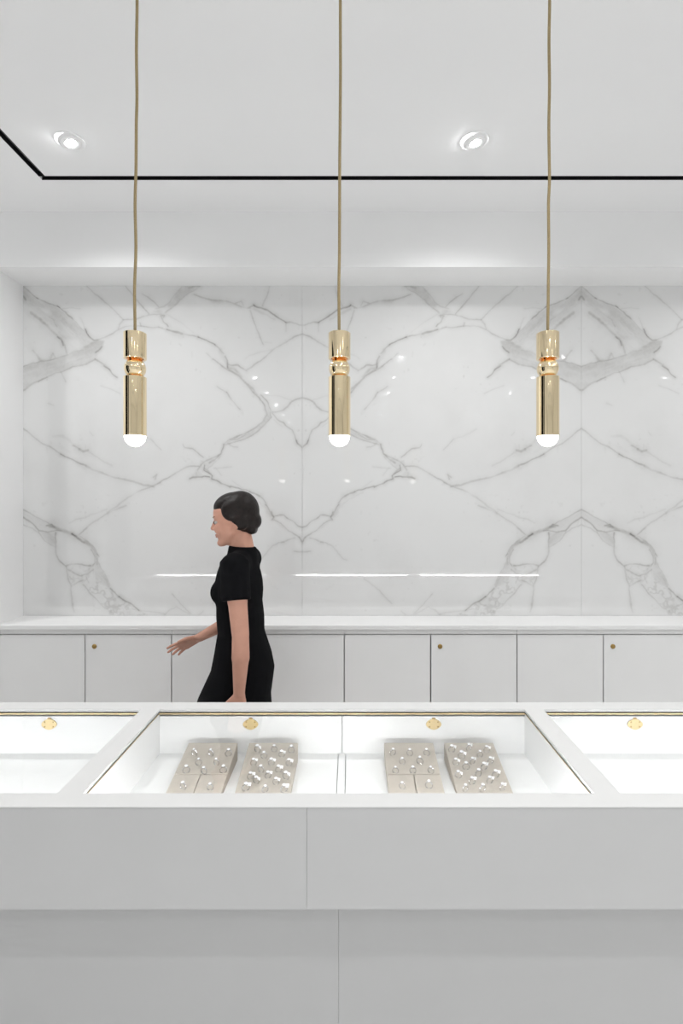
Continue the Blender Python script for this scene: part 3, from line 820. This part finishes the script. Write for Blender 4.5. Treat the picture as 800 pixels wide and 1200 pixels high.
# vitrines
ZF = EYE - (883 - VY) * (Y2 - .001) / F        # case floor
for k in range(3):
    a, b = cross[k] + RW, cross[k + 1] - RW
    zg1 = ZD - TH - .0006
    zg0 = zg1 - .004
    dbox('glass_pane', M['glass'], a - .006, b + .006, Y1 - .010, Y2 + .010, zg0 + .0005, zg1)
    t = MB()
    zb0, zb1 = zg0 - .0042, zg0
    t.box(a - ox, b - ox, Y2 - .0012 - oy, Y2 + .008 - oy, zb0, zb1)
    t.box(a - .001 - ox, a + .0012 - ox, Y1 - oy, Y2 - .0012 - oy, zb1 - .002, zb1)
    t.box(b - .0012 - ox, b + .001 - ox, Y1 - oy, Y2 - .0012 - oy, zb1 - .002, zb1)
    t.box(a - ox, b - ox, Y1 - .008 - oy, Y1 - oy, zb0, zb1)
    t.build('brass_trim', M['satin_brass'], dc)
    if k < 3:
        # inner side walls
        dbox('side_rebate', M['inner'], a - .016, a - .0068, Y1, Y2, zb0, ZD - TH - .0002)
        dbox('side_rebate', M['inner'], b + .0068, b + .016, Y1, Y2, zb0, ZD - TH - .0002)
        dbox('side_lining', M['inner'], a - .012, a + .0008, Y1, Y2, ZF - .01, zb1 - .0022)
        dbox('side_lining', M['inner'], b - .0008, b + .012, Y1, Y2, ZF - .01, zb1 - .0022)
    dbox('front_lining', M['inner'], a, b, Y1 - .014, Y1 - .004, ZF - .01, ZD - .045)
    dbox('led_strip', M['led'], a + .02, b - .02, Y1 - .004, Y1 + .0015, ZD - .040, ZD - .034)
    # two hinged rear doors with brass locks
    mid = (a + b) / 2
    for p, q in ((a + .001, mid - .0012), (mid + .0012, b - .001)):
        dr = dbox('rear_door', M['inner'], p, q, Y2 - .001, Y2 + .015, ZF - .004, zb0 - .006)
        lx = (p + q) / 2
        lz = EYE - (848.5 - VY) * (Y2 - .001) / F
        pts = []
        W, Hh = .0245, .0175
        for j in range(40):
            an = 2 * math.pi * j / 40
            cx_, sn = math.cos(an), math.sin(an)
            pts.append((lx - ox + W * math.copysign(abs(cx_) ** 1.35, cx_), lz + Hh * math.copysign(abs(sn) ** 1.1, sn)))
        lk = MB().prism(pts, Y2 - .0045 - oy, Y2 - .001 - oy).build('lock_plate', M['satin_brass'], dr, bevel=.0006)
        m = MB()
        for ux, uz in ((-.55, .42), (.55, .42), (-.55, -.42), (.55, -.42)):
            m.lathe([(0, .0012), (.0018, .0012), (.0024, 0), (0, 0)], 12, (lx - ox + ux * W, Y2 - .0045 - oy, lz + uz * Hh), 'y')
        m.prism([(lx - ox - .006, lz + Hh - .003), (lx - ox + .007, lz + Hh - .003), (lx - ox + .005, lz + Hh + .003), (lx - ox - .005, lz + Hh + .003)], Y2 - .003 - oy, Y2 - .001 - oy)
        m.build('lock_screws', M['screw'], dr)
    if k == 1:
        s0, s1 = mid - .0105, mid + .0105
        dbox('floor_divider', M['inner'], s0, s1, Y1 + .001, Y2 - .003, ZF - .012, ZF + .002)
        dbox('base_tray', M['inner'], a + .001, s0 - .0022, Y1 + .001, Y2 - .0012, ZF - .012, ZF)
        dbox('base_tray', M['inner'], s1 + .0022, b - .001, Y1 + .001, Y2 - .0012, ZF - .012, ZF)
    else:
        dbox('base_tray', M['inner'], a + .001, b - .001, Y1 + .001, Y2 - .0012, ZF - .012, ZF)
dbox('case_bottom', M['front'], XA + .018, XB - .018, YP + .02, Y3 - .022, ZF - .03, ZF - .014)
dbox('rear_rail', M['inner'], XA, XB, Y2 + .016, Y3, ZF - .03, ZD - TH - .012)

# ------------------------------------------------------------------ ring trays
RB, RF = 1.655, 1.442            # back and front of the sloped trays (m from camera)
HB, HF = .054, .010              # height at back and front
SL = math.atan2(HB - HF, RB - RF)
TRAYS = [(-.5045, 3, 'leftmost beige suede ring tray, split into three pads'), (-.3165, 1, 'beige suede ring tray full of rings, left of the counter divider'),
         (.1035, 3, 'beige suede ring tray of three pads, right of the counter divider'), (.290, 1, 'rightmost beige suede ring tray, full of rings')]
TW_ = .152
def ramp_z(y): return ZF + HF + (HB - HF) * (y - RF) / (RB - RF)
for xa, n, lab in TRAYS:
    t = empty('ring_tray', (xa + TW_ / 2, RF, ZF))
    tag(t, lab, 'ring tray', 'suede ring trays in the glass counter')
    w = TW_ / 2
    Ld = RB - RF
    th = .006
    MB().prism([(0, .0005), (Ld, .0005), (Ld, HB - th), (0, HF - th)], -w, w, 'yz').build('base', M['suede'], t)
    def pad(xa_, xb_, ya, yb):
        za = HF - th + .0004 + (HB - HF) * ya / Ld
        zb = HF - th + .0004 + (HB - HF) * yb / Ld
        MB().prism([(ya, za), (yb, zb), (yb, zb + th), (ya, za + th)], xa_, xb_, 'yz').build('pad', M['suede'], t, bevel=.0012)
    if n == 1:
        pad(-w, w, 0, Ld)
    else:
        ysp = 1.52 - RF
        pad(-w, w, ysp + .0014, Ld)
        pad(-w, -.0014, 0, ysp - .0014)
        pad(.0014, w, 0, ysp - .0014)

# ------------------------------------------------------------------ rings
def ring(kind):
    r = empty('ring')
    R = .0092
    m = MB()
    segs, ms = 22, 6
    g = [[m.bm.verts.new(((R + .0014 * math.cos(2 * math.pi * j / ms)) * math.cos(2 * math.pi * i / segs), .0018 * math.sin(2 * math.pi * j / ms),
          R * .85 + (R + .0014 * math.cos(2 * math.pi * j / ms)) * math.sin(2 * math.pi * i / segs))) for j in range(ms)] for i in range(segs)]
    for i in range(segs):
        for j in range(ms):
            m.bm.faces.new((g[i][j], g[(i + 1) % segs][j], g[(i + 1) % segs][(j + 1) % ms], g[i][(j + 1) % ms]))
    m.build('band', M['silver'], r, smooth=True)
    zt = R * 1.85
    gr = [.0042, .0050, .0056][kind]
    MB().lathe([(0, zt + .0002), (gr * .5, zt + .0012), (gr, zt + .0035), (gr * .62, zt + .0052), (0, zt + .0052)], 8).build('gem', M['gem'], r)
    s = MB()
    for q in range(4):
        an = math.pi / 4 + q * math.pi / 2
        s.tube([(.6 * gr * math.cos(an), .6 * gr * math.sin(an), zt - .001), (1.02 * gr * math.cos(an), 1.02 * gr * math.sin(an), zt + .0042)], .0005, 5)
    s.build('setting', M['silver'], r)
    if kind == 2:
        g = MB().box(.001, .0095, -.0012, -.0006, zt - .004, zt + .005)
        g.xform(Matrix.Rotation(math.radians(12), 4, 'Y'))
        g.build('price_tag', M['tag'], r)
    return r
protos = [ring(0), ring(1), ring(2)]
used = [False] * 3
def q1(px, x0): return x0 + px / 4.444
T1 = [(168, 95), (255, 97), (345, 98), (190, 145), (283, 145), (125, 185), (218, 190), (318, 185), (110, 270), (250, 275)]
T2 = [(497, 78), (583, 75), (672, 80), (530, 110), (622, 103), (475, 145), (568, 145), (660, 148), (515, 182), (606, 182), (460, 218), (550, 213), (645, 218), (490, 240), (592, 245), (435, 278), (535, 285), (633, 285)]
T3 = [(133, 95), (222, 95), (310, 95), (183, 140), (275, 138), (148, 187), (238, 187), (332, 187), (183, 268), (322, 265)]
T4 = [(440, 78), (528, 70), (622, 78), (492, 110), (587, 103), (462, 145), (547, 140), (640, 140), (515, 168), (607, 170), (475, 210), (578, 205), (668, 210), (545, 245), (637, 240), (510, 280), (600, 282), (703, 275)]
R1 = ['left ring in the back row', 'middle ring in the back row', 'right ring in the back row', 'left ring in the second row', 'right ring in the second row',
      'left ring in the third row', 'middle ring in the third row', 'right ring in the third row', 'ring alone on small front left pad', 'ring alone on small front right pad']
ORD = ['back', 'second', 'third', 'fourth', 'fifth', 'sixth', 'front']
R2 = []
for row, cnt in enumerate((3, 2, 3, 2, 3, 2, 3)):
    for c in range(cnt):
        side = ('left', 'middle', 'right')[c] if cnt == 3 else ('left', 'right')[c]
        R2.append(f'{side} ring in the {ORD[row]} row')
NAMES = ['of the leftmost three-pad beige tray', 'of the crowded tray left of the divider', 'of the three-pad tray right of divider', 'of the rightmost crowded beige tray']
rnd = random.Random(4)
for ti, (pts, orgx, rows) in enumerate(((T1, 190, R1), (T2, 190, R2), (T3, 430, R1), (T4, 430, R2))):
    for i, (zx, zy) in enumerate(pts):
        px, py = q1(zx, orgx), 860 + zy / 4.444
        py_base = py + 1.0                       # the ring's middle sits a little above the pad
        best = None
        lo, hi = RF + .006, RB - .006
        for _ in range(40):                      # meet the sloped pad
            y = (lo + hi) / 2
            v = VY + F * (EYE - ramp_z(y) - .007) / y
            if v > py_base: lo = y
            else: hi = y
        xx = (px - VX) * y / F
        tx = TRAYS[ti][0]
        xx = min(max(xx, tx + .012), tx + TW_ - .012)
        kind = (2 if rnd.random() < .7 else 1) if ti in (1, 3) else (0 if rnd.random() < .6 else 1)
        if not used[kind]:
            o = protos[kind]
            used[kind] = True
        else:
            o = copy_tree(protos[kind])
        o.location = (xx, y, ramp_z(y) + .0003)
        o.rotation_euler = (SL * .6, 0, math.radians(rnd.uniform(-28, 28)))
        sc_ = rnd.uniform(.92, 1.08)
        o.scale = (sc_, sc_, sc_)
        tag(o, f'silver {rows[i]} {NAMES[ti]}', 'ring', 'rings on the suede trays')

# ------------------------------------------------------------------ pendants
YPD = 1.5
S = F / YPD
def pendant(name, px, wig, lab):
    zt = EYE + (VY - 390.5) / S
    zb = EYE + (VY - 523.5) / S
    p = empty(name, ((px - VX) / S, YPD, zb))
    tag(p, lab, 'pendant lamp', 'brass pendants above the counter')
    k = 1 / S
    r = 12.9 * k
    def Z(py): return (523.5 - py) * k
    b = .0012
    MB().lathe([(0, Z(421) + .001), (r - b, Z(421) + .0), (r, Z(421) + b), (r, Z(390.5) - b), (r - b, Z(390.5)), (.006, Z(390.5)), (.006, Z(390.5) + .004), (0, Z(390.5) + .004)], 64).build('cap', M['brass'], p, smooth=True)
    nk = .0135
    MB().lathe([(0, Z(421)), (r * .78, Z(421)), (nk, Z(424.2)), (nk, Z(425.5)), (0, Z(425.5))], 48).build('upper_neck', M['copper'], p, smooth=True)
    zc, rb = Z(432.2), 12.3 * k
    hb = 9.0 * k
    prof = []
    a0 = math.asin(hb / rb)
    for j in range(21):
        a = -a0 + 2 * a0 * j / 20
        prof.append((rb * math.cos(a), zc + rb * math.sin(a)))
    MB().lathe([(0, prof[0][1])] + prof + [(0, prof[-1][1])], 64).build('ball', M['brass'], p, smooth=True)
    MB().lathe([(0, Z(439)), (nk, Z(439)), (nk, Z(439.8)), (r * .80, Z(442)), (0, Z(442))], 48).build('lower_neck', M['copper'], p, smooth=True)
    MB().lathe([(r - .003, Z(511)), (r, Z(511)), (r, Z(442) - b), (r - b, Z(442)), (0, Z(442)), (0, Z(443)), (r - .003, Z(443))], 64).build('tube', M['brass'], p, smooth=True)
    rr = r - .0022
    prof = [(0, Z(523.5))]
    for j in range(1, 13):
        a = (math.pi / 2) * j / 12
        prof.append((rr * math.sin(a), Z(511.2) - (Z(511.2) - Z(523.5)) * math.cos(a)))
    prof += [(r - .0035, Z(511.2)), (r - .0035, Z(506)), (0, Z(506))]
    MB().lathe(prof, 48).build('bulb', M['bulb'], p, smooth=True)
    pts = []
    for py, dx in wig:
        pts.append(((dx - px) * k, 0, Z(py)))
    top = ZC - zb
    last = pts[-1]
    pts.append((last[0], 0, top - .012))
    # smooth the cord
    sm_ = []
    for i in range(len(pts) - 1):
        for j in range(4):
            f = j / 4
            g = f * f * (3 - 2 * f)
            sm_.append((pts[i][0] + (pts[i + 1][0] - pts[i][0]) * g, 0, pts[i][2] + (pts[i + 1][2] - pts[i][2]) * f))
    sm_.append(pts[-1])
    MB().tube(sm_, .0042, 10).build('cord', M['cord'], p, smooth=True)
    MB().lathe([(0, top - .025), (.045, top - .025), (.05, top - .02), (.05, top - .0005), (0, top - .0005)], 40, (last[0], 0, 0)).build('ceiling_rose', M['brass'], p, smooth=True)
    return p
pendant('pendant_lamp', 158.2, [(387, 158.2), (340, 157.6), (290, 159.2), (240, 158.2), (190, 159.4), (150, 159.6), (115, 160.4), (60, 159.8), (0, 160.6)], 'polished brass pendant lamp on a khaki cord, leftmost of the three')
pendant('pendant_lamp', 397.6, [(387, 397.2), (340, 396.9), (290, 397.6), (240, 397.8), (190, 397.9), (140, 398.4), (90, 398.8), (0, 398.6)], 'polished brass pendant lamp on a khaki cord, middle of the three')
pendant('pendant_lamp', 641.6, [(387, 641.6), (340, 642.2), (290, 642.8), (240, 642.4), (210, 643.6), (150, 642.8), (100, 643.6), (50, 643.0), (0, 643.8)], 'polished brass pendant lamp on a khaki cord, rightmost of the three')

# ------------------------------------------------------------------ the woman walking behind the counter
PX, PY = -.498, 2.40
person = empty('person', (PX, PY, 0))
tag(person, 'woman in a black short-sleeved dress walking left behind the counter, one hand held out', 'person')
def head_m():
    return Matrix.Translation((-.0, 0, 1.47)) @ Matrix.Rotation(math.radians(-7), 4, 'Y') @ Matrix.Translation((0, 0, -1.47))
HM = head_m()
b = MB()
n0 = 0
b.ell((-.018, 0, 1.562), (.094, .074, .088))
b.ell((-.048, 0, 1.505), (.058, .058, .086))
b.capsule((-.01, -.045, 1.492), .022, (-.080, -.012, 1.440), .019)
b.capsule((-.01, .045, 1.492), .022, (-.080, .012, 1.440), .019)
b.ell((-.090, 0, 1.438), (.020, .022, .018))
b.ell((-.094, 0, 1.557), (.016, .052, .016))
b.capsule((-.105, 0, 1.540), .009, (-.121, 0, 1.507), .011)
b.ell((-.108, -.011, 1.502), (.012, .010, .008))
b.ell((-.108, .011, 1.502), (.012, .010, .008))
b.capsule((-.100, -.02, 1.474), .009, (-.100, .02, 1.474), .009)
b.ell((-.082, 0, 1.476), (.024, .034, .036))
b.ell((-.085, -.038, 1.503), (.022, .02, .026))
b.ell((-.085, .038, 1.503), (.022, .02, .026))
for s in (-1, 1):
    b.ell((.004, s * .076, 1.522), (.019, .008, .032), (0, .2, s * .35))
b.xform(HM)
b.capsule((.022, 0, 1.34), .054, (.0, 0, 1.465), .049)
b.capsule((.015, -.02, 1.370), .036, (.008, -.14, 1.338), .034)
b.capsule((.015, .02, 1.370), .036, (.008, .14, 1.338), .034)
b.ell((-.004, 0, 1.215), (.094, .148, .172))
b.ell((-.055, -.060, 1.215), (.052, .055, .052))
b.ell((-.055, .060, 1.215), (.052, .055, .052))
b.capsule((.005, -.15, 1.335), .048, (.005, .15, 1.335), .048)
b.ell((.002, 0, 1.03), (.086, .125, .16))
b.ell((.018, 0, .89), (.118, .165, .14))
def limb(*seq):
    for (p, r), (q, s) in zip(seq, seq[1:]):
        b.capsule(p, r, q, s)
# near arm hanging, slightly back
limb(((.012, -.178, 1.33), .048), ((.028, -.195, 1.20), .042), ((.044, -.212, 1.065), .036), ((.045, -.216, .97), .037), ((.040, -.220, .835), .024))
# far arm reaching forward
limb(((.0, .178, 1.33), .048), ((-.015, .19, 1.18), .041), ((-.028, .20, 1.062), .035), ((-.10, .19, 1.024), .035), ((-.232, .168, .957), .022))
# legs in mid stride
limb(((.012, -.08, .86), .082), ((.024, -.076, .66), .066), ((.036, -.074, .47), .050), ((.075, -.076, .38), .051), ((.21, -.08, .13), .034))
limb(((-.01, .085, .86), .088), ((-.085, .082, .66), .072), ((-.155, .08, .47), .053), ((-.16, .08, .38), .053), ((-.19, .08, .10), .034))
b.capsule((.215, -.08, .115), .034, (.115, -.08, .035), .030)
b.capsule((-.18, .08, .075), .034, (-.32, .08, .035), .026)
# hands: near (fingers down, relaxed)
def hand(w, d, side, up, curl, spread):
    """w wrist, d direction of the fingers, side: thumb direction, up: back-of-hand normal"""
    w, d, side, up = Vector(w), Vector(d).normalized(), Vector(side).normalized(), Vector(up).normalized()
    for q in (-1, -.33, .33, 1):
        b.capsule(w + side * q * .010 + d * .005, .015, w + d * .078 + side * q * .027, .0115)
    for q, L in ((.029, .064), (.0105, .074), (-.0085, .068), (-.027, .052)):
        p = w + d * .080 + side * q
        dd = (d + side * (q * spread)).normalized()
        for seg, (f, r) in enumerate(((.45, .0085), (.32, .0078), (.23, .007))):
            dd2 = (dd * math.cos(curl * (seg + .5)) - up * math.sin(curl * (seg + .5))).normalized()
            e = p + dd2 * L * f
            b.capsule(p, r + .0004, e, r - .0002, 10)
            p = e
    p = w + d * .022 + side * .022
    e = p + (d * .7 + side * .72 - up * .25).normalized() * .040
    b.capsule(p, .0125, e, .0100, 10)
    e2 = e + (d * .9 + side * .38 - up * .2).normalized() * .030
    b.capsule(e, .0098, e2, .0080, 10)
hand((.040, -.220, .830), (-.03, .02, -1), (-1, 0, .03), (.05, -1, 0), .22, 3)
hand((-.236, .168, .955), (-.90, -.06, -.42), (-.26, -.74, .62), (-.34, .66, .66), .14, 11)
body = remesh(b, 'body', M['skin'], person, .0045, 5)

b = MB()     # dress
b.ell((-.006, 0, 1.215), (.106, .160, .185))
b.ell((-.058, -.058, 1.215), (.062, .066, .062))
b.ell((-.058, .058, 1.215), (.062, .066, .062))
b.capsule((.006, -.145, 1.337), .060, (.006, .145, 1.337), .060)
b.frustum((.004, 0, 1.30), .078, (.010, 0, 1.412), .062)
b.capsule((.012, -.03, 1.362), .046, (.008, -.14, 1.345), .047)
b.capsule((.012, .03, 1.362), .046, (.008, .14, 1.345), .047)
b.loft([(-.048, 0, .52, .215, .185), (-.040, 0, .62, .184, .188), (-.024, 0, .74, .160, .190), (.012, 0, .86, .140, .184), (.012, 0, .93, .126, .172), (.004, 0, 1.03, .102, .142), (.0, 0, 1.10, .105, .142), (-.006, 0, 1.2, .098, .146)])
b.frustum((.008, -.160, 1.365), .062, (.022, -.196, 1.203), .062)
b.frustum((.002, .160, 1.365), .062, (-.014, .194, 1.203), .062)
b.ell((.010, -.166, 1.338), (.063, .072, .062))
b.ell((.004, .166, 1.338), (.063, .072, .062))
remesh(b, 'dress', M['dress'], person, .005, 8)

b = MB()     # hair, drawn back into a low knot
b.ell((.014, 0, 1.572), (.084, .082, .090))
b.ell((-.030, 0, 1.606), (.078, .068, .052), (0, -.25, 0))
b.ell((.030, 0, 1.535), (.066, .076, .070))
b.ell((-.012, -.062, 1.575), (.048, .026, .048))
b.ell((-.012, .062, 1.575), (.048, .026, .048))
b.ell((.020, -.066, 1.525), (.036, .022, .042))
b.ell((.020, .066, 1.525), (.036, .022, .042))
b.ell((.068, 0, 1.520), (.034, .045, .040))
b.capsule((.055, -.02, 1.48), .022, (.055, .02, 1.48), .022)
b.xform(HM)
hair = remesh(b, 'hair', M['hair'], person, .005, 8)
for s in (-1, 1):
    e = MB().ell((-.0925, s * .033, 1.532), (.012, .013, .0085)).xform(HM).build('eye', M['eye'], person, smooth=True)
    MB().ell((-.1015, s * .034, 1.532), (.0055, .0085, .0075)).xform(HM).build('iris', M['iris'], e, smooth=True)
    MB().capsule((-.110, s * .014, 1.556), .0032, (-.096, s * .048, 1.558), .0026, 8).xform(HM).build('eyebrow', M['hair'], person, smooth=True)
MB().ell((-.1075, 0, 1.476), (.0045, .021, .0052)).ell((-.107, 0, 1.4685), (.0045, .018, .0055)).xform(HM).build('lips', M['lips'], person, smooth=True)
for (hx, hz, tx, y_, tilt) in ((.215, .075, .10, -.08, 1), (-.175, .03, -.335, .08, 0)):
    b = MB()
    b.capsule((hx, y_, hz + .012), .036, (tx, y_, .034), .032)
    b.ell((tx, y_, .028), (.05, .037, .026))
    b.frustum((hx + .012, y_, hz + .01), .022, (hx + .02, y_, .001), .011)
    remesh(b, 'shoe', M['shoe'], person, .006, 3)
